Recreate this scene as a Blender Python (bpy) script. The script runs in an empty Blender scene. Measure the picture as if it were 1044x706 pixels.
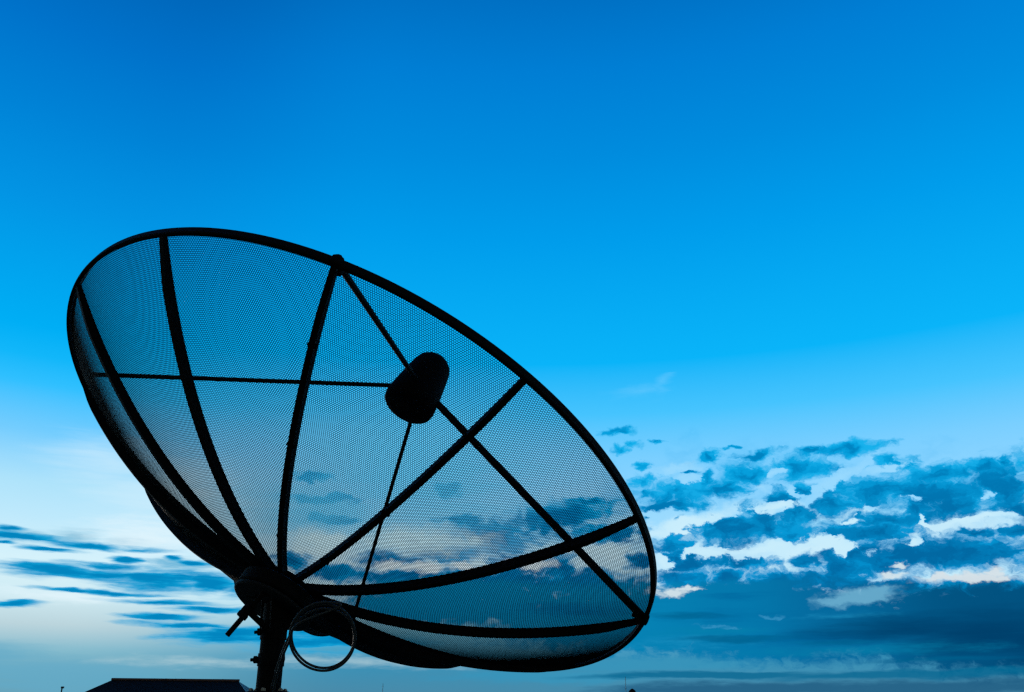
import bpy, bmesh, math, random
import numpy as np
from mathutils import Vector, Matrix

random.seed(7)
scene = bpy.context.scene
col = scene.collection

# ------------------------------------------------------------------ camera
PITCH = math.radians(23.0)
EYE = Vector((0.0, 0.0, 1.5))
FPX, CX, CY = 914.0, 522.0, 353.0
cam_d = bpy.data.cameras.new('camera')
cam_d.sensor_fit = 'HORIZONTAL'; cam_d.sensor_width = 36.0
cam_d.lens = FPX / 1044 * 36.0
cam_d.clip_start = 0.05; cam_d.clip_end = 20000
cam = bpy.data.objects.new('camera', cam_d); col.objects.link(cam)
cam.location = EYE; cam.rotation_euler = (math.pi / 2 + PITCH, 0, 0)
scene.camera = cam
RIGHT = Vector((1, 0, 0)); UP = Vector((0, -math.sin(PITCH), math.cos(PITCH))); FWD = Vector((0, math.cos(PITCH), math.sin(PITCH)))

def c2w(v):                       # measured vector (x right, y down, z forward) -> world axes
    return RIGHT * v[0] - UP * v[1] + FWD * v[2]
def at(px, py, depth):            # a measured sight line and a distance -> a point in the place
    return EYE + c2w(((px - CX) / FPX * depth, (py - CY) / FPX * depth, depth))

# ------------------------------------------------------------------ helpers
def srgb(r, g, b):
    f = lambda c: c / 12.92 if c <= 0.04045 else ((c + 0.055) / 1.055) ** 2.4
    return (f(r / 255), f(g / 255), f(b / 255), 1.0)

def tag(o, label=None, cat=None, group=None, kind=None):
    if label: o['label'] = label
    if cat: o['category'] = cat
    if group: o['group'] = group
    if kind: o['kind'] = kind
    return o

def empty(name, loc):
    o = bpy.data.objects.new(name, None); col.objects.link(o)
    o.location = loc; o.empty_display_size = 0.2
    return o

def obj(name, bm, mat, parent=None, origin=None, smooth=False):
    me = bpy.data.meshes.new(name)
    bmesh.ops.recalc_face_normals(bm, faces=bm.faces)
    org = Vector(origin) if origin is not None else Vector((0, 0, 0))
    if org.length: bmesh.ops.translate(bm, verts=bm.verts, vec=-org)
    bm.to_mesh(me); bm.free()
    me.materials.append(mat)
    if smooth:
        for p in me.polygons: p.use_smooth = True
    o = bpy.data.objects.new(name, me); col.objects.link(o)
    if parent is not None: o.parent = parent
    elif origin is not None: o.location = org
    return o

def ring_frame(t, ref):
    t = t.normalized(); a = ref - t * ref.dot(t)
    if a.length < 1e-5: a = t.orthogonal()
    a.normalize(); return a, t.cross(a)

def add_tube(bm, pts, r, n=10, closed=False, caps=True):
    pts = [Vector(p) for p in pts]; m = len(pts); rings = []
    t0 = (pts[1] - pts[0]).normalized(); a = t0.orthogonal().normalized()
    for i in range(m):
        if closed: t = pts[(i + 1) % m] - pts[i - 1]
        else: t = pts[min(i + 1, m - 1)] - pts[max(i - 1, 0)]
        a, b = ring_frame(t, a)
        rr = r[i] if isinstance(r, (list, tuple)) else r
        rings.append([bm.verts.new(pts[i] + (a * math.cos(2 * math.pi * k / n) + b * math.sin(2 * math.pi * k / n)) * rr) for k in range(n)])
    for i in range(m if closed else m - 1):
        A, B = rings[i], rings[(i + 1) % m]
        for k in range(n): bm.faces.new((A[k], A[(k + 1) % n], B[(k + 1) % n], B[k]))
    if caps and not closed:
        bm.faces.new(rings[0][::-1]); bm.faces.new(rings[-1])

def add_rev(bm, base, axis, prof, n=40, ref=None):   # prof: (radius, height along axis)
    axis = axis.normalized(); a = (ref or axis.orthogonal()).normalized(); a, b = ring_frame(axis, a)
    rings = []
    for r, h in prof:
        rings.append([bm.verts.new(base + axis * h + (a * math.cos(2 * math.pi * k / n) + b * math.sin(2 * math.pi * k / n)) * max(r, 1e-4)) for k in range(n)])
    for A, B in zip(rings, rings[1:]):
        for k in range(n): bm.faces.new((A[k], A[(k + 1) % n], B[(k + 1) % n], B[k]))
    bm.faces.new(rings[0][::-1]); bm.faces.new(rings[-1])

def add_box(bm, c, ax, ay, az, sx, sy, sz, bev=0.0):
    vs = []
    for i in (-1, 1):
        for j in (-1, 1):
            for k in (-1, 1):
                vs.append(bm.verts.new(c + ax * (i * sx / 2) + ay * (j * sy / 2) + az * (k * sz / 2)))
    fs = [(0, 1, 3, 2), (4, 6, 7, 5), (0, 4, 5, 1), (2, 3, 7, 6), (0, 2, 6, 4), (1, 5, 7, 3)]
    faces = [bm.faces.new([vs[q] for q in f]) for f in fs]
    if bev:
        es = list({e for f in faces for e in f.edges})
        bmesh.ops.bevel(bm, geom=es, offset=bev, segments=2, affect='EDGES', profile=0.5)

def add_sweep(bm, rings, closed=False, caps=True):
    R = [[bm.verts.new(p) for p in ring] for ring in rings]; n = len(R[0]); m = len(R)
    for i in range(m if closed else m - 1):
        A, B = R[i], R[(i + 1) % m]
        for k in range(n): bm.faces.new((A[k], A[(k + 1) % n], B[(k + 1) % n], B[k]))
    if caps and not closed:
        bm.faces.new(R[0][::-1]); bm.faces.new(R[-1])

# ------------------------------------------------------------------ materials
def mat(name, base, rough=0.6, metal=0.0, spec=0.5, var=0.25, scale=8.0, bump=0.0, bscale=60.0, base2=None):
    m = bpy.data.materials.new(name); m.use_nodes = True
    nt = m.node_tree; N = nt.nodes; L = nt.links
    b = N['Principled BSDF']; b.inputs['Metallic'].default_value = metal
    b.inputs['Specular IOR Level'].default_value = spec
    tc = N.new('ShaderNodeTexCoord')
    nz = N.new('ShaderNodeTexNoise'); nz.inputs['Scale'].default_value = scale; nz.inputs['Detail'].default_value = 6
    L.new(tc.outputs['Object'], nz.inputs['Vector'])
    cr = N.new('ShaderNodeValToRGB')
    c2 = base2 or tuple(c * (1 + var) for c in base)
    c1 = tuple(c * (1 - var) for c in base)
    cr.color_ramp.elements[0].position = 0.3; cr.color_ramp.elements[1].position = 0.7
    cr.color_ramp.elements[0].color = (*c1, 1); cr.color_ramp.elements[1].color = (*c2, 1)
    L.new(nz.outputs['Fac'], cr.inputs['Fac']); L.new(cr.outputs['Color'], b.inputs['Base Color'])
    mr = N.new('ShaderNodeMapRange'); mr.inputs['To Min'].default_value = max(0, rough - 0.1); mr.inputs['To Max'].default_value = min(1, rough + 0.1)
    L.new(nz.outputs['Fac'], mr.inputs['Value']); L.new(mr.outputs['Result'], b.inputs['Roughness'])
    if bump:
        n2 = N.new('ShaderNodeTexNoise'); n2.inputs['Scale'].default_value = bscale; n2.inputs['Detail'].default_value = 4
        L.new(tc.outputs['Object'], n2.inputs['Vector'])
        bp = N.new('ShaderNodeBump'); bp.inputs['Strength'].default_value = bump; bp.inputs['Distance'].default_value = 0.002
        L.new(n2.outputs['Fac'], bp.inputs['Height']); L.new(bp.outputs['Normal'], b.inputs['Normal'])
    return m

M_BLACK = mat('black_paint', (0.008, 0.0085, 0.009), 0.7, spec=0.12, bump=0.3)
M_MESH = mat('black_mesh_paint', (0.009, 0.01, 0.011), 0.7, spec=0.12)
M_CAP = mat('black_plastic', (0.006, 0.006, 0.0065), 0.75, spec=0.06)
M_GALV = mat('galvanised_steel', (0.42, 0.44, 0.46), 0.38, metal=0.9, scale=30)
M_HUB = mat('grey_primer', (0.02, 0.024, 0.027), 0.6, spec=0.2)
M_CABLE = mat('cable_sheath', (0.055, 0.065, 0.075), 0.45, spec=0.45)
M_ROOF = mat('dark_roof_tiles', (0.015, 0.014, 0.014), 0.85, spec=0.1, scale=3)
M_RIDGE = mat('faded_red_ridge', (0.22, 0.12, 0.11), 0.8, spec=0.2, scale=3)
M_PALE = mat('pale_grey_lit_hip', (0.46, 0.49, 0.5), 0.5, scale=3)  # pale grey: sky light painted in for the roof hip; masts share it
M_WALL = mat('weathered_render', (0.22, 0.21, 0.2), 0.9, spec=0.2, scale=2)
M_GROUND = mat('dry_ground', (0.10, 0.09, 0.07), 0.95, spec=0.1, scale=0.6, base2=(0.06, 0.075, 0.035))
M_FAR = mat('brown_roof', (0.035, 0.022, 0.02), 0.9, spec=0.1, scale=2)

# ------------------------------------------------------------------ the dish
RAD = 0.9                                    # rim radius in metres
DEP = 0.354 * RAD
W = (-0.4436, 1.1526, -2.5967)
th = math.sqrt(sum(w * w for w in W)); kx, ky, kz = (w / th for w in W)
K = np.array([[0, -kz, ky], [kz, 0, -kx], [-ky, kx, 0]])
ROT = np.eye(3) + math.sin(th) * K + (1 - math.cos(th)) * K @ K
E1, E2, AX = (c2w(ROT[:, i]) for i in range(3))          # dish axes in the world; AX looks out at the satellite
CEN = EYE + c2w((-0.524 * RAD, 0.4541 * RAD, 2.8372 * RAD))  # centre of the rim circle

def zf(r): return DEP * ((r / RAD) ** 2 - 1)
def dp(r, ang, off=0.0, tan=0.0):            # point on the bowl; off > 0 goes into the bowl, tan shifts sideways
    s = 2 * DEP * r / RAD ** 2; q = math.sqrt(1 + s * s)
    nr, nz = -s / q, 1 / q                   # normal into the bowl
    er = E1 * math.cos(ang) + E2 * math.sin(ang); et = -E1 * math.sin(ang) + E2 * math.cos(ang)
    return CEN + er * (r + nr * off) + AX * (zf(r) + nz * off) + et * tan
def er_(ang): return E1 * math.cos(ang) + E2 * math.sin(ang)
def et_(ang): return -E1 * math.sin(ang) + E2 * math.cos(ang)
VERTEX = CEN - AX * DEP

POLE = at(276.5, 672, 2.235)
BASE = Vector((POLE.x, POLE.y, 0.0))
dish = empty('satellite_dish', BASE)
tag(dish, 'large black mesh satellite dish on a steel pole, tilted up against the blue evening sky', 'satellite dish')
def part(name, bm, m, parent=dish, smooth=False):
    o = obj(name, bm, m, None, None, smooth)
    me = o.data; me.transform(Matrix.Translation(-BASE)); o.parent = parent
    return o

# mesh panels: perforated sheet with real staggered holes
PITCHM, HOLE, TH = 0.0053, 0.00246, 0.0008
rr = np.linspace(0, RAD, 2000)
arc = np.concatenate([[0], np.cumsum(np.sqrt(np.diff(rr) ** 2 + np.diff(zf(rr)) ** 2))])
E1n, E2n, AXn, CENn = (np.array(v) for v in (E1, E2, AX, CEN))
def bowl_np(r, ang, off):
    s = 2 * DEP * r / RAD ** 2; q = np.sqrt(1 + s * s); nr, nz = -s / q, 1 / q
    R_ = r + nr * off; Z = DEP * ((r / RAD) ** 2 - 1) + nz * off
    return CENn + (R_ * np.cos(ang))[:, None] * E1n + (R_ * np.sin(ang))[:, None] * E2n + Z[:, None] * AXn
def mesh_panel(k):
    off0 = 0.0 if k % 2 == 0 else 0.003
    mid = math.radians(30 * k + 15); half = math.radians(15); extra = 0.0082
    us = PITCHM; vs = PITCHM * math.sqrt(3) / 2
    jit = random.uniform(0, us)
    U, V = [], []
    for j in range(int(arc[-1] / vs) + 2):
        v = j * vs; r = np.interp(v, arc, rr)
        if r < 0.05 or v > arc[-1]: continue
        w = r * half + extra
        n = int(w / us) + 2
        u = np.arange(-n, n + 1) * us + (us / 2 if j % 2 else 0) + jit
        u = u[np.abs(u) < w]
        U.append(u); V.append(np.full(len(u), v))
    U = np.concatenate(U); V = np.concatenate(V); n = len(U)
    # six corners of the cell and six round the hole
    ac = np.radians(np.arange(6) * 60 + 30)
    Ro = us / math.sqrt(3)
    ou = U[:, None] + Ro * np.cos(ac); ov = V[:, None] + Ro * np.sin(ac)
    iu = U[:, None] + HOLE * np.cos(ac); iv = V[:, None] + HOLE * np.sin(ac)
    def tow(u, v, off):
        u = u.ravel(); v = np.clip(v.ravel(), 0.001, arc[-1]); r = np.interp(v, arc, rr)
        return bowl_np(r, mid + u / r, np.full(len(r), off))
    P = np.concatenate([tow(ou, ov, off0), tow(iu, iv, off0), tow(iu, iv, off0 + TH)]) - np.array(BASE)
    i = np.arange(n)[:, None] * 6; a = np.arange(6)[None]; b = (a + 1) % 6; o = n * 6
    q1 = np.stack([i + a, i + b, o + i + b, o + i + a], -1)
    q2 = np.stack([o + i + a, o + i + b, 2 * o + i + b, 2 * o + i + a], -1)
    Q = np.concatenate([q1.reshape(-1, 4), q2.reshape(-1, 4)]).astype(np.int32)
    me = bpy.data.meshes.new('mesh_panel')
    me.vertices.add(len(P)); me.vertices.foreach_set('co', P.astype(np.float32).ravel())
    me.loops.add(Q.size); me.loops.foreach_set('vertex_index', Q.ravel())
    me.polygons.add(len(Q)); me.polygons.foreach_set('loop_start', np.arange(0, Q.size, 4, dtype=np.int32))
    me.update(calc_edges=True)
    me.materials.append(M_MESH)
    ob = bpy.data.objects.new('mesh_panel', me); col.objects.link(ob); ob.parent = dish
for k in range(12): mesh_panel(k)

# ribs: box bars under the sheet (on its outer side)
for k in range(12):
    a = math.radians(30 * k); bm = bmesh.new(); rings = []
    for i in range(41):
        r = 0.05 + (RAD - 0.006 - 0.05) * i / 40
        w = 0.0072; dpt = 0.018 if r < 0.8 else 0.018 - 0.011 * (r - 0.8) / 0.1
        rings.append([dp(r, a, 0.0042, -w), dp(r, a, 0.0042, w), dp(r, a, -dpt, w), dp(r, a, -dpt, -w)])
    add_sweep(bm, rings)
    for q in range(3):                                    # bolt heads that hold the sheet
        r = 0.25 + 0.25 * q + random.uniform(-0.02, 0.02)
        for sgn in (-1, 1):
            add_tube(bm, [dp(r, a, -0.012, sgn * w), dp(r, a, -0.012, sgn * (w + 0.004))], 0.004, 6)
    part('rib', bm, M_BLACK)

# rim: channel bent to the circle
bm = bmesh.new(); rings = []
for i in range(240):
    a = 2 * math.pi * i / 240; e = er_(a)
    def q(r, h): return CEN + e * r + AX * h
    rings.append([q(RAD - 0.006, -0.011), q(RAD + 0.004, -0.012), q(RAD + 0.006, -0.009), q(RAD + 0.006, 0.006), q(RAD + 0.004, 0.009), q(RAD - 0.006, 0.009)])
add_sweep(bm, rings, closed=True)
part('rim', bm, M_BLACK)

# feed horn, its cap and the four struts
FEED = CEN + AX * (0.44 * RAD) + RIGHT * 0.018 - UP * 0.009
strut_r = {0: 0.0068, 3: 0.0078, 6: 0.0112, 9: 0.0062}
for k, r in strut_r.items():
    a = math.radians(30 * k)
    p0 = CEN + er_(a) * (RAD - 0.010) + AX * 0.006; p1 = FEED + er_(a) * 0.078
    bm = bmesh.new(); add_tube(bm, [p0 + (p1 - p0) * (i / 12) for i in range(13)], r, 12)
    part('strut', bm, M_BLACK)
    bm = bmesh.new()                                      # clamp where the strut bolts to the rim
    add_box(bm, CEN + er_(a) * (RAD + 0.003) + AX * 0.0, er_(a), et_(a), AX, 0.016 if k in (3, 6) else 0.013, 0.028, 0.024 if k in (3, 6) else 0.02, 0.005)
    add_tube(bm, [CEN + er_(a) * (RAD - 0.035) + AX * 0.004, CEN + er_(a) * (RAD + 0.01) + AX * 0.004], 0.011, 10)
    part('strut_clamp', bm, M_BLACK)
bm = bmesh.new()
prof = [(0.02, -0.058), (0.072, -0.058), (0.08, -0.05), (0.083, -0.034), (0.081, -0.012), (0.076, 0.03), (0.067, 0.09), (0.062, 0.118), (0.056, 0.136), (0.044, 0.15), (0.025, 0.157), (0.0, 0.158)]
add_rev(bm, FEED, AX, prof, 48)
horn = part('feed_cap', bm, M_CAP, smooth=True)
bm = bmesh.new()
add_rev(bm, FEED - AX * 0.066, AX, [(0.032, -0.012), (0.034, 0.0), (0.05, 0.0), (0.05, 0.005)], 32)
part('feed_horn', bm, M_BLACK, smooth=False)

# hub drum and mount under the bowl
bm = bmesh.new(); add_rev(bm, VERTEX, AX, [(0.05, -0.02), (0.072, -0.012), (0.074, 0.002), (0.07, 0.006), (0.02, 0.008)], 40)
part('hub_cap', bm, M_BLACK)
HC = VERTEX - AX * 0.026
bm = bmesh.new()
add_rev(bm, HC, AX, [(0.08, -0.036), (0.104, -0.034), (0.109, -0.03), (0.109, 0.0), (0.10, 0.006), (0.02, 0.006)], 56)
part('hub_drum', bm, M_BLACK)
bm = bmesh.new()
add_rev(bm, HC - AX * 0.038, AX, [(0.07, -0.010), (0.105, -0.010), (0.109, -0.007), (0.109, -0.002), (0.105, 0.001), (0.07, 0.001)], 56)
part('hub_plate', bm, M_HUB)
# pole and sleeve
zfl = POLE.z - (706 - 672) / FPX * 2.2
top = HC - AX * 0.07
bm = bmesh.new(); add_tube(bm, [Vector((POLE.x, POLE.y, 0)), Vector((POLE.x, POLE.y, zfl - 0.006))], 0.045, 28)
pole = part('pole', bm, M_BLACK)
bm = bmesh.new(); ptop = at(285, 622, 2.24)
add_tube(bm, [Vector((POLE.x, POLE.y, zfl)), Vector((POLE.x, POLE.y, ptop.z + 0.02))], 0.0305, 28)
part('mount_sleeve', bm, M_BLACK)
bm = bmesh.new()
add_rev(bm, Vector((POLE.x, POLE.y, zfl)), Vector((0, 0, 1)), [(0.045, -0.02), (0.052, -0.02), (0.053, -0.006), (0.053, 0.004), (0.05, 0.006), (0.032, 0.006)], 36)
fl = part('flange', bm, M_BLACK)
for i in range(6):
    a = 0.5 + i * math.pi / 3
    c = Vector((POLE.x + 0.042 * math.cos(a), POLE.y + 0.042 * math.sin(a), zfl + 0.006))
    bm = bmesh.new(); add_tube(bm, [c, c + Vector((0, 0, 0.005))], 0.0065, 6); add_tube(bm, [c + Vector((0, 0, 0.004)), c + Vector((0, 0, 0.007))], 0.0035, 10)
    o = part('flange_bolt', bm, M_GALV, fl)
# bracket plates between the sleeve and the drum
bm = bmesh.new()
hx = Vector((AX.x, AX.y, 0)).normalized(); hy = Vector((0, 0, 1)).cross(hx)
for s in (-1, 1):
    c0 = Vector((POLE.x, POLE.y, 0)) + hy * (s * 0.027)
    loop = []
    pz = ptop.z
    P2 = [(-0.025, pz - 0.045), (0.025, pz - 0.045), (0.05, pz + 0.0), ((top - c0).dot(hx) + 0.06, top.z - 0.02), ((top - c0).dot(hx) + 0.01, top.z + 0.05), ((top - c0).dot(hx) - 0.06, top.z + 0.04), (-0.03, pz + 0.03)]
    A = [bm.verts.new(c0 + hx * u + Vector((0, 0, z - c0.z)) + hy * 0.003) for u, z in P2]
    B = [bm.verts.new(c0 + hx * u + Vector((0, 0, z - c0.z)) - hy * 0.003) for u, z in P2]
    bm.faces.new(A); bm.faces.new(B[::-1])
    for i in range(len(A)): bm.faces.new((A[i], A[(i + 1) % len(A)], B[(i + 1) % len(A)], B[i]))
part('mount_bracket', bm, M_BLACK)
# clamp bolts through the sleeve
for (xa, xb, y) in ((259.5, 272, 645), (255.5, 290, 673)):
    for dd in (-0.012,):
        pa, pb = at(xa, y, 2.225), at(xb, y - 1.5, 2.225)
        bm = bmesh.new(); add_tube(bm, [pa, pb], 0.0042, 10)
        d = (pb - pa).normalized()
        add_tube(bm, [pa + d * 0.008, pa + d * 0.016], 0.009, 6)
        if xb > 285: add_tube(bm, [pb - d * 0.008, pb - d * 0.0], 0.008, 6)
        part('clamp_bolt', bm, M_BLACK)
for y, h in ((652, 0.045), (680, 0.03)):
    c = at(277 - (y - 652) * 0.1, y, 2.235)
    bm = bmesh.new(); add_rev(bm, Vector((POLE.x, POLE.y, c.z)), Vector((0, 0, 1)), [(0.0305, 0), (0.033, 0.001), (0.033, h), (0.0305, h + 0.001)], 28)
    part('sleeve_collar', bm, M_BLACK)
# elevation rod with its clamp and arm
ra, rb = at(231.5, 648, 2.17), at(271, 602, 2.25)
bm = bmesh.new(); n = 60
add_tube(bm, [ra + (rb - ra) * (i / n) for i in range(n + 1)], [0.0062 + (0.0009 if i % 2 else 0) for i in range(n + 1)], 12)
rod = part('elevation_rod', bm, M_BLACK)
d = (rb - ra).normalized(); cc = at(252, 622, 2.206)
bm = bmesh.new(); add_tube(bm, [cc - d * 0.022, cc - d * 0.011], 0.0145, 6); add_tube(bm, [cc - d * 0.008, cc + d * 0.008], 0.013, 14); add_tube(bm, [cc + d * 0.011, cc + d * 0.022], 0.0145, 6)
part('rod_nut', bm, M_BLACK)
bm = bmesh.new(); add_tube(bm, [cc, at(276, 645, 2.22)], 0.0075, 10)
part('rod_arm', bm, M_BLACK)

# ------------------------------------------------------------------ the cable
def spline(pts, n=14):
    out = []; P = [pts[0]] + pts + [pts[-1]]
    for i in range(1, len(P) - 2):
        p0, p1, p2, p3 = P[i - 1:i + 3]
        for j in range(n):
            t = j / n
            out.append(0.5 * ((2 * p1) + (-p0 + p2) * t + (2 * p0 - 5 * p1 + 4 * p2 - p3) * t * t + (-p0 + 3 * p1 - 3 * p2 + p3) * t ** 3))
    out.append(pts[-1]); return out
def cpt(x, y, d=2.12): return at(x, y, d)
pts = []
for x, y, d in ((276, 706, 2.175), (279, 694, 2.165), (284, 676, 2.15), (290, 660, 2.14), (297, 645, 2.13), (306, 630, 2.12)): pts.append(cpt(x, y, d))
turns = 2.3; n = 34
for i in range(n):
    a = math.radians(215) + 2 * math.pi * turns * i / n       # clockwise over the top, drawn in the hanging plane
    k = 1 + 0.03 * math.sin(1.3 * a); oy = 2.0 * math.sin(i * 0.9)
    x = 328.5 + 2.0 * i / n + (31 + 3.5 * i / n) * k * math.cos(a); y = 650 + (29.5 + 7.0 * i / n) * k * math.sin(a)
    pts.append(cpt(x, y + 0.3 * oy, 2.115 - 0.012 * i / n))
for x, y, d in ((304, 636, 2.09), (295, 654, 2.1), (288, 670, 2.12), (282, 690, 2.14), (279, 706, 2.15), (277.5, 730, 2.15)): pts.append(cpt(x, y, d))
pts[0:0] = [cpt(274, 735, 2.18)]
bm = bmesh.new(); add_tube(bm, spline(pts, 10), 0.003, 10)
o = obj('coaxial_cable', bm, M_CABLE, None, BASE + Vector((0, 0, POLE.z)), True)
tag(o, 'thin dark cable hanging in a loose round coil beside the dish pole', 'cable')

# ------------------------------------------------------------------ ground
bm = bmesh.new()
s = 9000
vs = [bm.verts.new((x, y, 0)) for x, y in ((-s, -s), (s, -s), (s, s), (-s, s))]; bm.faces.new(vs)
tag(obj('ground', bm, M_GROUND), kind='structure')

# ------------------------------------------------------------------ house with the dark roof
HD = 38.0
A = at(115, 693.2, HD); B = at(243, 694.6, HD * 1.0)
ridge_z = (A.z + B.z) / 2
hroot = empty('house', Vector(((A.x + B.x) / 2, A.y, 0)))
tag(hroot, 'low house behind the pole, only its dark hipped roof with a pale ridge showing', 'house')
eave = ridge_z - 1.25
xl, xr = A.x - 1.55, B.x + 1.7
yf, yb = A.y - 2.6, A.y + 2.6
bm = bmesh.new()
P = [Vector((xl, yf, eave)), Vector((xr, yf, eave)), Vector((xr, yb, eave)), Vector((xl, yb, eave))]
v = [bm.verts.new(p) for p in P]; a_ = bm.verts.new((A.x, A.y, A.z)); b_ = bm.verts.new((B.x, A.y, B.z))
bm.faces.new((v[0], v[1], b_, a_)); bm.faces.new((v[2], v[3], a_, b_)); bm.faces.new((v[3], v[0], a_))
v2 = [bm.verts.new(p - Vector((0, 0, 0.15))) for p in P]
for i in range(4): bm.faces.new((v[i], v2[i], v2[(i + 1) % 4], v[(i + 1) % 4]))
bm.faces.new(v2[::-1])
org = hroot.location.copy()
def hpart(name, bm, m, root, parent=None):
    o = obj(name, bm, m); o.data.transform(Matrix.Translation(-root.location)); o.parent = parent or root; return o
roof = hpart('roof', bm, M_ROOF, hroot)
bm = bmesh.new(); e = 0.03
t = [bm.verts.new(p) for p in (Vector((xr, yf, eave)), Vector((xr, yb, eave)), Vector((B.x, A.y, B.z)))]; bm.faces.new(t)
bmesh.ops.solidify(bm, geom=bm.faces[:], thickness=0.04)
hpart('lit_hip_face', bm, M_PALE, hroot, roof)  # right hip slope, its light from the sky put into the paler colour
bm = bmesh.new(); add_tube(bm, [Vector((A.x - 0.05, A.y, A.z + 0.02)), Vector((B.x + 0.05, A.y, B.z + 0.02))], 0.05, 8)
hpart('ridge_cap', bm, M_RIDGE, hroot, roof)
bm = bmesh.new(); add_box(bm, Vector(((xl + xr) / 2, A.y, (eave - 0.15) / 2)), Vector((1, 0, 0)), Vector((0, 1, 0)), Vector((0, 0, 1)), xr - xl - 0.9, 4.3, eave - 0.155)
hpart('wall', bm, M_WALL, hroot)

# far pavilion with a pointed roof
tip = at(644.5, 702.3, 70)
proot = empty('pavilion', Vector((tip.x, tip.y, 0))); tag(proot, 'tiny far pavilion whose pointed brown roof tip pokes above the bottom edge', 'pavilion')
bm = bmesh.new(); add_rev(bm, Vector((tip.x, tip.y, tip.z)), Vector((0, 0, 1)), [(2.2, -1.7), (0.9, -0.9), (0.34, -0.33), (0.22, -0.12), (0.05, 0.0)], 8)
hpart('roof', bm, M_FAR, proot)
for sx in (-1, 1):
    for sy in (-1, 1):
        bm = bmesh.new(); add_box(bm, Vector((tip.x + sx * 1.2, tip.y + sy * 1.2, (tip.z - 1.705) / 2)), Vector((1, 0, 0)), Vector((0, 1, 0)), Vector((0, 0, 1)), 0.18, 0.18, tip.z - 1.705)
        hpart('post', bm, M_WALL, proot)
# far lamp post and thin masts
lt = at(63.5, 700.5, 80)
lroot = empty('lamp_post', Vector((lt.x, lt.y, 0))); tag(lroot, 'tiny far lamp post standing left of the dark roofed house', 'lamp post')
bm = bmesh.new(); add_tube(bm, [Vector((lt.x, lt.y, 0)), Vector((lt.x, lt.y, lt.z - 0.1))], 0.06, 8); hpart('pole', bm, M_FAR, lroot)
bm = bmesh.new(); add_box(bm, Vector((lt.x + 0.03, lt.y, lt.z - 0.05)), Vector((1, 0, 0)), Vector((0, 1, 0)), Vector((0, 0, 1)), 0.24, 0.2, 0.16, 0.03); hpart('lamp_head', bm, M_FAR, lroot)
for (x, y, D, lab) in ((637.5, 690, 260, 'hair thin far mast beside the pointed pavilion roof'), (390.5, 697, 260, 'hair thin far mast below the lower edge of the dish, right of the cable coil')):
    p = at(x, y, D); bm = bmesh.new()
    add_tube(bm, [Vector((p.x, p.y, 0)), Vector((p.x, p.y, p.z))], [0.12, 0.05], 6)
    for q in range(4): add_tube(bm, [Vector((p.x - 0.25, p.y, p.z * (0.7 + 0.08 * q))), Vector((p.x + 0.25, p.y, p.z * (0.7 + 0.08 * q)))], 0.03, 5)
    tag(obj('radio_mast', bm, M_PALE, None, Vector((p.x, p.y, 0))), lab, 'mast')

# ------------------------------------------------------------------ sky
#SKY_BEGIN
def azel(px, py):
    v = c2w(((px - CX) / FPX, (py - CY) / FPX, 1.0)).normalized()
    return math.degrees(math.atan2(v.x, v.y)), math.degrees(math.asin(v.z))
SUN_AZ, SUN_EL = azel(60, 640)
world = bpy.data.worlds.new('World'); scene.world = world; world.use_nodes = True
nt = world.node_tree; N = nt.nodes; L = nt.links
for n_ in list(N): N.remove(n_)
def lk(a, b): L.new(a, b)
def setin(s, v):
    if isinstance(v, bpy.types.NodeSocket): L.new(v, s)
    else: s.default_value = v
def mth(op, a, b=None, c=None, clamp=False):
    n = N.new('ShaderNodeMath'); n.operation = op; n.use_clamp = clamp
    for i, v in enumerate((a, b, c)):
        if v is not None: setin(n.inputs[i], v)
    return n.outputs[0]
def sstep(v, lo, hi):
    n = N.new('ShaderNodeMapRange'); n.interpolation_type = 'SMOOTHSTEP'; n.clamp = True
    setin(n.inputs['Value'], v); n.inputs['From Min'].default_value = lo; n.inputs['From Max'].default_value = hi
    return n.outputs[0]
def mixc(f, a, b):
    n = N.new('ShaderNodeMix'); n.data_type = 'RGBA'; n.clamp_factor = True
    setin(n.inputs['Factor'], f); setin(n.inputs['A'], a); setin(n.inputs['B'], b)
    return n.outputs['Result']
def ramp(v, stops, interp='EASE'):
    n = N.new('ShaderNodeValToRGB'); cr = n.color_ramp; cr.interpolation = interp
    stops = sorted(stops)
    while len(cr.elements) < len(stops): cr.elements.new(0.5)
    for e, (p, c) in zip(cr.elements, stops): e.position = p; e.color = c
    setin(n.inputs['Fac'], v); return n.outputs['Color']
def comb(x, y):
    n = N.new('ShaderNodeCombineXYZ'); setin(n.inputs[0], x); setin(n.inputs[1], y); return n.outputs[0]
def noise(vec, sx, sy, detail=6, rough=0.55, off=0.0, dist=0.0, color=False):
    m = N.new('ShaderNodeMapping'); m.inputs['Scale'].default_value = (sx, sy, 1); m.inputs['Location'].default_value = (off, off * 1.7, off * 0.3)
    lk(vec, m.inputs['Vector'])
    n = N.new('ShaderNodeTexNoise'); n.noise_dimensions = '2D'
    n.inputs['Scale'].default_value = 1.0; n.inputs['Detail'].default_value = detail; n.inputs['Roughness'].default_value = rough; n.inputs['Distortion'].default_value = dist
    lk(m.outputs[0], n.inputs['Vector']); return n.outputs['Color' if color else 'Fac']
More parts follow.
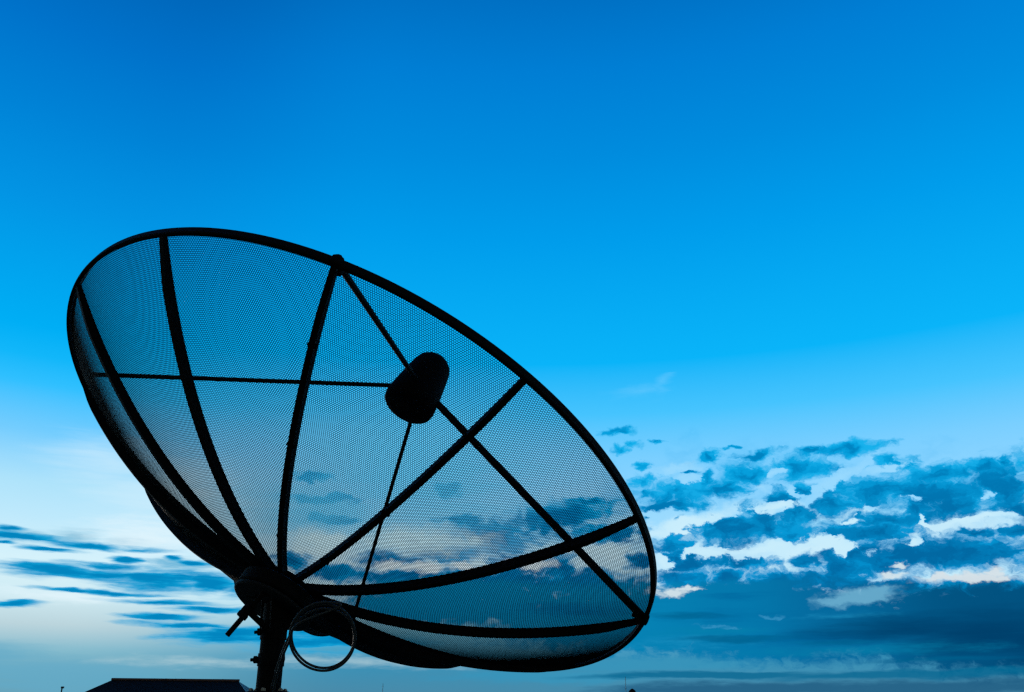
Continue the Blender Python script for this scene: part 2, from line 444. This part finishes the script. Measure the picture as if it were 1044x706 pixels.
# wind-torn edges: the cloud coordinates are bent by two noises
def warp(vec, sx, sy, amp, ampy, off):
    c = noise(vec, sx, sy, 4, 0.6, off, color=True)
    s = N.new('ShaderNodeVectorMath'); s.operation = 'SUBTRACT'; lk(c, s.inputs[0]); s.inputs[1].default_value = (0.5, 0.5, 0.5)
    m = N.new('ShaderNodeVectorMath'); m.operation = 'MULTIPLY_ADD'; lk(s.outputs[0], m.inputs[0]); m.inputs[1].default_value = (amp, ampy, 0); lk(vec, m.inputs[2])
    return m.outputs[0]
EMAX = 60.0
def stops(lst, x):
    return [(max(0, min(1, azel(x, y)[1] / EMAX)), srgb(*c)) for y, c in lst]
def coordinates():                                     # headings, heights, wind-bent coordinates and noises of one node tree
    global AZ, EL, P0, PW, PS, BASE_SKY, n_puff, n_puff2, n_str, n_fine
    tc = N.new('ShaderNodeTexCoord')
    sep = N.new('ShaderNodeSeparateXYZ'); lk(tc.outputs['Generated'], sep.inputs[0])
    AZ = mth('MULTIPLY', mth('ARCTAN2', sep.outputs[0], sep.outputs[1]), 180 / math.pi)
    EL = mth('MULTIPLY', mth('ARCSINE', sep.outputs[2]), 180 / math.pi)
    P0 = comb(AZ, EL)
    PW = warp(P0, 0.55, 0.9, 2.2, 1.1, 3.1)          # puffy clouds
    PS = warp(P0, 0.16, 1.0, 2.4, 0.6, 9.4)          # long streaks
    eln = mth('DIVIDE', EL, EMAX)
    wv = noise(P0, 0.03, 0.12, 3, 0.5, 1.0)
    elw = mth('MULTIPLY_ADD', mth('SUBTRACT', wv, 0.5), 0.006, eln)
    left = ramp(elw, stops([(-150, (0, 90, 170)), (12, (0, 114, 202)), (105, (0, 130, 214)), (200, (2, 148, 228)), (330, (0, 174, 245)), (362, (18, 183, 250)), (390, (48, 192, 255)), (440, (116, 205, 254)), (490, (174, 227, 251)), (525, (190, 233, 252)), (570, (214, 242, 251)), (605, (208, 236, 244)), (637, (186, 212, 220)), (662, (134, 188, 206)), (690, (110, 168, 187)), (730, (100, 150, 170))], 30), 'LINEAR')
    right = ramp(elw, stops([(-150, (0, 98, 180)), (12, (0, 126, 212)), (110, (0, 140, 222)), (200, (0, 156, 235)), (342, (10, 180, 249)), (400, (70, 196, 254)), (450, (122, 207, 255)), (490, (142, 213, 255)), (530, (160, 222, 253)), (565, (192, 233, 252)), (600, (196, 235, 250)), (640, (110, 182, 210)), (668, (56, 146, 184)), (700, (70, 140, 172)), (730, (80, 130, 160))], 900), 'LINEAR')
    BASE_SKY = mixc(sstep(AZ, -26, -9), left, right)
    n_puff = noise(PW, 1.0, 1.5, 7, 0.62, 2.0)
    n_puff2 = noise(PW, 0.34, 0.6, 5, 0.55, 7.7)
    n_str = noise(PS, 0.15, 1.7, 6, 0.62, 5.0)
    n_fine = noise(P0, 0.5, 3.0, 6, 0.65, 11.0)

# cloud masses, each an ellipse in the sky: heading, height, half sizes, tilt (measured along the photograph's sight lines)
dark = [(633, 440, 15, 4.5), (649.5, 453, 9, 4), (675, 452, 9, 2.5), (631, 458.5, 8, 4.5), (655, 474, 8, 4), (724.5, 463.6, 11, 8), (772, 464, 21, 6, 8), (745, 458, 6, 2.5), (655, 491.5, 19, 6, 8), (697, 502, 48, 13), (720, 488, 8, 12), (741, 499, 20, 10), (763, 483, 25, 11), (703.5, 480.5, 9, 3.5), (684, 516, 39, 5), (811, 478, 24, 12), (795, 506, 15, 9), (820, 462, 12, 6), (736.5, 532, 53, 9), (741, 543, 42, 13), (778, 526, 20, 16), (811, 526, 28, 12), (811, 545, 26, 9), (685, 556, 18, 17), (652, 503.5, 6, 3), (760, 573, 38, 6, -4), (659.5, 528, 9, 4), (819, 499, 9, 8), (824, 572, 14, 9), (688, 568, 17, 14), (697, 591, 28, 11), (741, 589, 22, 12), (790, 596, 66, 15),
        (862, 458.5, 46, 7, 2), (832, 479, 24, 9), (915, 473, 24, 9), (902, 499, 76, 14), (955, 484, 46, 10), (851, 515, 30, 13), (973, 515, 40, 15), (1023, 497, 34, 26), (1003, 475, 30, 8), (1029, 470.6, 10, 6), (887, 543, 60, 11), (995, 563, 78, 18), (1001, 541, 20, 4), (1034, 540, 16, 6), (880, 563, 28, 12), (858, 577, 38, 16), (843, 592, 46, 14), (979, 566, 66, 15), (1040, 517, 16, 11), (930, 520, 20, 8), (958, 503, 70, 16), (905, 531, 66, 9), (965, 563, 105, 17), (885, 574, 60, 15), (780, 538, 52, 13), (700, 575, 26, 12), (1000, 600, 90, 12), (915, 598, 50, 9), (1080, 500, 60, 40), (1100, 560, 80, 30),
        (497, 548, 48, 17), (576, 525, 60, 14, 8), (573, 579, 15, 13), (579, 597, 95, 14), (650, 571, 13, 7), (520, 595, 60, 14), (320, 486, 20, 5), (328, 508, 35, 5), (344, 530, 26, 4), (458, 500.5, 14, 8), (456, 562, 34, 11), (400, 570, 32, 8), (421, 551, 7, 3), (298, 570, 18, 9), (346, 584, 40, 8), (412, 589, 60, 8), (540, 575, 40, 10), (480, 590, 70, 12), (620, 545, 40, 9), (600, 510, 22, 5), (470, 530, 26, 6)]
bars = [(10, 538.6, 24, 3), (46, 560, 28, 3.5), (4, 553, 16, 2.5), (124, 570.6, 14, 3.5), (60, 582, 50, 7), (154, 590, 68, 13), (220, 596, 40, 11), (72, 601, 42, 2.2), (12, 614.5, 23, 3), (166, 614.5, 62, 3.4), (166, 629.5, 40, 3.4), (195, 637, 52, 2.6), (181, 569, 11, 2.4), (240, 648, 62, 10), (330, 654, 90, 10), (200, 574, 16, 3), (260, 604, 40, 8), (100, 586, 50, 7), (110, 577, 40, 4), (20, 548, 40, 4), (90, 556, 50, 4), (150, 560, 40, 3), (110, 603, 60, 2.5), (210, 622, 40, 3)]
gaps_high = [(850, 492, 42, 6, 25), (905, 476, 22, 4, 10), (935, 508, 12, 3.5), (890, 518, 11, 3), (703, 488, 12, 4), (776, 498, 8, 3), (787, 483, 7, 3), (809, 500, 5, 5), (1010, 505, 8, 3), (672, 530, 14, 10), (690, 478, 20, 5)]
gaps_low = [(700, 534, 52, 6, 13), (790, 516, 20, 6), (718, 564, 30, 6, 3), (776, 561, 34, 6, 6), (852, 555, 30, 6, -14), (870, 532, 11, 3), (940, 530, 13, 3, -40), (990, 531, 34, 3.2, 5), (930, 553, 10, 3), (676, 575, 12, 6), (612, 562, 26, 6)]
# layers from back to front: cloud list, coordinates, noise, noise weight, edge from, edge to, colour, opacity, blend
LAYERS = [
    ('soft', [(650, 398, 36, 9, 8), (678, 388, 26, 9, 42)], 'PS', 'n_cir', 1.4, -0.1, 1.5, srgb(104, 203, 255), 0.6),
    ('soft', [(740, 566, 70, 18), (690, 540, 30, 12), (835, 562, 44, 12), (700, 600, 40, 14), (960, 538, 90, 12, 3), (610, 562, 40, 14), (440, 575, 90, 16), (330, 555, 40, 16), (860, 520, 40, 10)], 'PW', 'n_puff', 0.9, -0.5, 0.7, srgb(208, 240, 252), 0.9),
    ('soft', [(760, 490, 130, 48), (930, 500, 150, 50), (730, 560, 140, 40), (960, 560, 140, 40), (560, 545, 120, 50), (640, 500, 50, 30)], 'PW', 'n_puff2', 2.2, 0.0, 1.4, srgb(0, 172, 238), 0.4),
    ('dark', [(770, 490, 140, 50), (930, 500, 150, 55), (560, 545, 130, 50), (720, 565, 140, 40), (940, 560, 140, 40)], 'PW', 'n_puff', 3.2, 0.8, 1.5, None, 0.85),
    ('soft', gaps_high, 'PW', 'n_puff', 1.2, -0.9, 0.8, srgb(154, 218, 254), 0.85),
    ('soft', gaps_low, 'PW', 'n_puff', 1.2, -0.9, 0.8, srgb(200, 237, 252), 0.95),
    ('dark', dark, 'PW', 'n_puff', 1.6, -0.46, 0.36, None, 1.0),
    ('soft', [(77, 549, 34, 9), (132, 553, 28, 7), (30, 547, 34, 8), (190, 575, 40, 7)], 'PS', 'n_str', 1.8, -0.4, 1.0, srgb(110, 180, 212), 0.8),
    ('soft', [(150, 548, 80, 26), (60, 608, 90, 10)], 'PS', 'n_fine', 1.2, -0.2, 1.1, srgb(228, 246, 253), 0.8),
    ('soft', [(165, 505, 80, 50), (110, 470, 70, 30)], 'PS', 'n_str', 1.0, -0.3, 1.1, srgb(214, 241, 253), 0.55),
    ('soft', [(420, 480, 150, 75), (330, 520, 90, 40)], 'PS', 'n_str', 0.6, -0.3, 0.9, srgb(92, 206, 254), 0.75),
    ('soft', [(430, 552, 90, 16), (330, 552, 36, 14)], 'PW', 'n_puff', 1.0, -0.3, 0.8, srgb(204, 242, 253), 0.8),
    ('bars', bars, 'PS', 'n_str', 2.0, -0.55, 0.5, None, 1.0),
    ('soft', [(60, 690, 160, 24), (-60, 680, 150, 30)], 'PS', 'n_str', 1.0, -0.3, 0.7, srgb(98, 170, 200), 0.75),
    ('bank', [(750, 612, 120, 22), (800, 636, 210, 44), (1000, 640, 170, 52), (640, 630, 170, 40), (470, 615, 140, 26), (1150, 640, 150, 60)], 'PS', 'n_puff', 0.75, -0.12, 0.3, None, 1.0),
    ('soft', [(720, 628, 110, 12), (820, 652, 120, 12), (600, 622, 120, 14), (760, 606, 60, 6)], 'PS', 'n_str', 2.2, 0.1, 1.3, srgb(0, 100, 156), 0.7),
    ('soft', [(700, 655, 110, 10), (860, 628, 80, 7), (560, 640, 100, 10)], 'PS', 'n_fine', 2.0, 0.2, 1.5, srgb(30, 148, 196), 0.6),
    ('soft', [(930, 640, 150, 17), (1010, 645, 130, 30), (1060, 655, 90, 40)], 'PS', 'n_str', 0.9, -0.2, 1.0, srgb(0, 62, 105), 0.92),
    ('soft', [(760, 652, 70, 4), (850, 655, 60, 3), (700, 628, 60, 4), (960, 673, 100, 4)], 'PS', 'n_str', 1.2, -0.1, 0.9, srgb(0, 96, 140), 0.7),
    ('soft', [(880, 662, 160, 9), (720, 645, 80, 6)], 'PS', 'n_fine', 1.2, -0.1, 1.1, srgb(6, 130, 172), 0.6),
    ('soft', [(660, 679, 110, 7), (560, 690, 120, 8)], 'PS', 'n_fine', 0.9, -0.2, 0.6, srgb(56, 148, 186), 0.85),
    ('soft', [(720, 689, 150, 3.5), (930, 688, 190, 5)], 'PS', 'n_str', 0.7, -0.3, 0.5, srgb(0, 104, 146), 0.85),
    ('soft', [(760, 703, 160, 9), (960, 701, 170, 9), (1150, 700, 120, 14)], 'PS', 'n_fine', 0.8, -0.3, 0.5, srgb(34, 95, 132), 0.9),
    ('soft', [(872, 609, 46, 9, 8), (900, 603, 24, 8)], 'PW', 'n_puff', 0.9, -0.2, 0.6, srgb(108, 176, 208), 0.85),
    ('soft', [(990, 590, 46, 5, -3), (1008, 583, 10, 5), (958, 587, 20, 3.5)], 'PW', 'n_puff', 1.3, -0.35, 0.5, srgb(214, 226, 232), 0.95),
    ('soft', [(684, 605, 20, 4.5), (910, 586, 16, 3), (700, 601, 16, 2.5), (917, 578, 8, 2.5)], 'PW', 'n_puff', 1.3, -0.3, 0.6, srgb(214, 230, 236), 0.9),
    ('soft', [(430, 579, 24, 6), (472, 577, 14, 5), (540, 574, 30, 6), (400, 577, 20, 5)], 'PW', 'n_puff', 1.2, -0.3, 0.6, srgb(216, 236, 244), 0.95),
    ('soft', [(728, 639, 13, 2), (790, 628, 10, 2), (740, 641, 8, 1.5)], 'PW', 'n_puff', 1.4, -0.4, 0.9, srgb(60, 152, 200), 0.6),
    ('soft', [(430, 676, 130, 6), (210, 676, 110, 7), (340, 674, 90, 6)], 'PS', 'n_fine', 1.6, -0.3, 1.2, srgb(172, 204, 214), 0.7),
]
def to_sky(b):
    cx, cy, rx, ry = b[:4]; rot = b[4] if len(b) > 4 else 0.0
    a0, e0 = azel(cx, cy); a1, _ = azel(cx + 1, cy); _, e1 = azel(cx, cy - 1)
    return a0, e0, rx * abs(a1 - a0), ry * abs(e1 - e0), rot
LAYERS = [(l[0], [to_sky(b) for b in l[1]]) + l[2:] for l in LAYERS]
GAPS = [to_sky(b) for b in gaps_high + gaps_low]
e_hi, e_lo = azel(800, 462)[1], azel(800, 570)[1]
az0, az1 = azel(600, 640)[0], azel(1044, 640)[0]

def blobs(vec, lst, last, k=0.12):
    f = None
    for i, (a0, e0, ra, re, rot) in enumerate(lst):
        if i % 10 == 0 and (f or last):               # chain the groups so that the shader stays within its register space
            q = N.new('ShaderNodeCombineXYZ'); lk(f or last, q.inputs[0])
            ma = N.new('ShaderNodeVectorMath'); ma.operation = 'MULTIPLY_ADD'
            lk(q.outputs[0], ma.inputs[0]); ma.inputs[1].default_value = (1e-6, 0, 0); lk(vec, ma.inputs[2]); vec = ma.outputs[0]
        m = N.new('ShaderNodeMapping'); m.vector_type = 'TEXTURE'
        m.inputs['Location'].default_value = (a0, e0, 0); m.inputs['Rotation'].default_value = (0, 0, math.radians(rot))
        m.inputs['Scale'].default_value = (ra, re, 1)
        lk(vec, m.inputs['Vector'])
        l = N.new('ShaderNodeVectorMath'); l.operation = 'LENGTH'; lk(m.outputs[0], l.inputs[0])
        g = mth('SUBTRACT', 1.0, l.outputs['Value'])
        f = g if f is None else mth('SMOOTH_MAX', f, g, k)
    return f
def near(b, t, vec):
    a0, e0, ra, re, rot = b; wa, we = (1.6, 0.9) if vec == 'PW' else (2.6, 0.7)
    c, s_ = abs(math.cos(math.radians(rot))), abs(math.sin(math.radians(rot)))
    ha = 2.0 * (ra * c + re * s_) + wa; he = 2.0 * (re * c + ra * s_) + we
    return a0 + ha > t[0] and a0 - ha < t[1] and e0 + he > t[2] and e0 - he < t[3]
def paint(name, t):                                    # the clouds that reach into one window of the sky
    global N, L, AZ, EL
    keep = N, L, AZ, EL
    g = bpy.data.node_groups.new(name, 'ShaderNodeTree')
    g.interface.new_socket('Color', in_out='OUTPUT', socket_type='NodeSocketColor')
    N, L = g.nodes, g.links
    coordinates(); c = BASE_SKY; last = None
    n_cir = noise(P0, 0.4, 1.2, 5, 0.6, 4.0)
    HI_LO = sstep(EL, e_lo, e_hi); BANK_X = sstep(AZ, az0, az1)
    V = dict(PW=PW, PS=PS, n_puff=n_puff, n_puff2=n_puff2, n_str=n_str, n_fine=n_fine, n_cir=n_cir)
    for kind, lst, vec, nz, amp, lo, hi, tint, opac in LAYERS:
        sel = [b for b in lst if near(b, t, vec)]
        if not sel: continue
        f = blobs(V[vec], sel, last, 0.2 if kind in ('dark', 'bank') else 0.1)
        d = mth('MULTIPLY_ADD', mth('SUBTRACT', V[nz], 0.5), amp, f); last = d
        cut = [b for b in GAPS if near(b, t, vec)] if kind == 'dark' and len(lst) > 20 else []
        if cut:                                        # the lit gaps eat into the cloud field
            hole = blobs(V[vec], cut, last, 0.1)
            hole = mth('ADD', mth('MULTIPLY', mth('SUBTRACT', 0.5, V[nz]), 1.7), hole)
            d = mth('SUBTRACT', d, mth('MULTIPLY', mth('ADD', hole, 0.34, clamp=True), 1.15)); last = d
        m = sstep(d, lo, hi)
        if opac != 1.0: m = mth('MULTIPLY', m, opac)
        if kind == 'dark':
            deep = sstep(mth('MULTIPLY_ADD', mth('SUBTRACT', n_puff2, 0.5), 2.6, mth('MULTIPLY', d, 0.9)), -0.25, 1.2)
            tint = mixc(HI_LO, ramp(deep, [(0, srgb(4, 148, 210)), (0.5, srgb(2, 122, 182)), (1, srgb(2, 104, 162))]), ramp(deep, [(0, srgb(24, 178, 237)), (0.45, srgb(6, 160, 222)), (1, srgb(0, 130, 192))]))
        elif kind == 'bars':
            tint = ramp(sstep(mth('MULTIPLY_ADD', mth('SUBTRACT', n_fine, 0.5), 0.8, d), -0.1, 0.9), [(0, srgb(60, 172, 218)), (0.35, srgb(14, 158, 212)), (1, srgb(2, 132, 190))])
        elif kind == 'bank':
            tint = ramp(BANK_X, [(0, srgb(6, 130, 180)), (0.3, srgb(4, 120, 172)), (0.65, srgb(5, 106, 158)), (1, srgb(2, 82, 128))])
        c = mixc(m, c, tint)
    go = N.new('NodeGroupOutput'); lk(c, go.inputs[0])
    N, L, AZ, EL = keep
    gn = N.new('ShaderNodeGroup'); gn.node_tree = g
    b = N.new('ShaderNodeBackground'); lk(gn.outputs[0], b.inputs['Color']); return b.outputs[0]
def split(sock, edge, lo_sh, hi_sh):
    m = N.new('ShaderNodeMixShader'); lk(mth('GREATER_THAN', sock, edge), m.inputs[0]); lk(lo_sh, m.inputs[1]); lk(hi_sh, m.inputs[2]); return m.outputs[0]
coordinates(); CLEAR = BASE_SKY
def window(a0, a1, e0, e1): return paint('sky_window', (a0, a1, e0, e1))
AZA, AZB, AZC, ELM, ELT = -11.0, 4.5, 15.0, 6.6, 21.0
w_left = window(-60, AZA, -5, ELT); w_mid = window(AZA, AZB, -5, ELT)
w_r1 = split(EL, ELM, window(AZB, AZC, -5, ELM), window(AZB, AZC, ELM, ELT))
w_r2 = split(EL, ELM, window(AZC, 60, -5, ELM), window(AZC, 60, ELM, ELT))
clouded = split(AZ, AZB, split(AZ, AZA, w_left, w_mid), split(AZ, AZC, w_r1, w_r2))
bg_clear = N.new('ShaderNodeBackground'); lk(CLEAR, bg_clear.inputs['Color'])
front = split(EL, ELT, clouded, bg_clear.outputs[0])

# the half of the sky behind the viewer: plain dusk sky
sky = N.new('ShaderNodeTexSky'); sky.sky_type = 'NISHITA'; sky.sun_disc = False
sky.sun_elevation = math.radians(SUN_EL); sky.sun_rotation = math.radians(SUN_AZ)
bgA = N.new('ShaderNodeBackground'); lk(sky.outputs[0], bgA.inputs['Color']); bgA.inputs['Strength'].default_value = 0.05
mx = N.new('ShaderNodeMixShader')
lk(sstep(mth('ABSOLUTE', AZ), 100, 55), mx.inputs[0]); lk(bgA.outputs[0], mx.inputs[1]); lk(front, mx.inputs[2])
world.cycles.sampling_method = 'MANUAL'; world.cycles.sample_map_resolution = 128
out = N.new('ShaderNodeOutputWorld'); lk(mx.outputs[0], out.inputs['Surface'])
#SKY_END

# sun low behind the clouds at the left
sd = bpy.data.lights.new('sun', 'SUN'); sd.energy = 0.3; sd.angle = math.radians(10); sd.color = (1.0, 0.9, 0.8)
so = bpy.data.objects.new('sun', sd); col.objects.link(so)
a, e = math.radians(SUN_AZ), math.radians(SUN_EL)
dirn = Vector((math.sin(a) * math.cos(e), math.cos(a) * math.cos(e), math.sin(e)))
so.rotation_euler = dirn.to_track_quat('Z', 'Y').to_euler(); so.location = (0, 0, 30)

scene.view_settings.view_transform = 'Standard'; scene.view_settings.look = 'None'
scene.view_settings.exposure = 0; scene.view_settings.gamma = 1
scene.render.engine = 'CYCLES'
scene.cycles.use_denoising = False
scene.cycles.filter_width = 1.4
scene.cycles.max_bounces = 4
scene.cycles.use_adaptive_sampling = True; scene.cycles.adaptive_threshold = 0.02; scene.cycles.adaptive_min_samples = 8
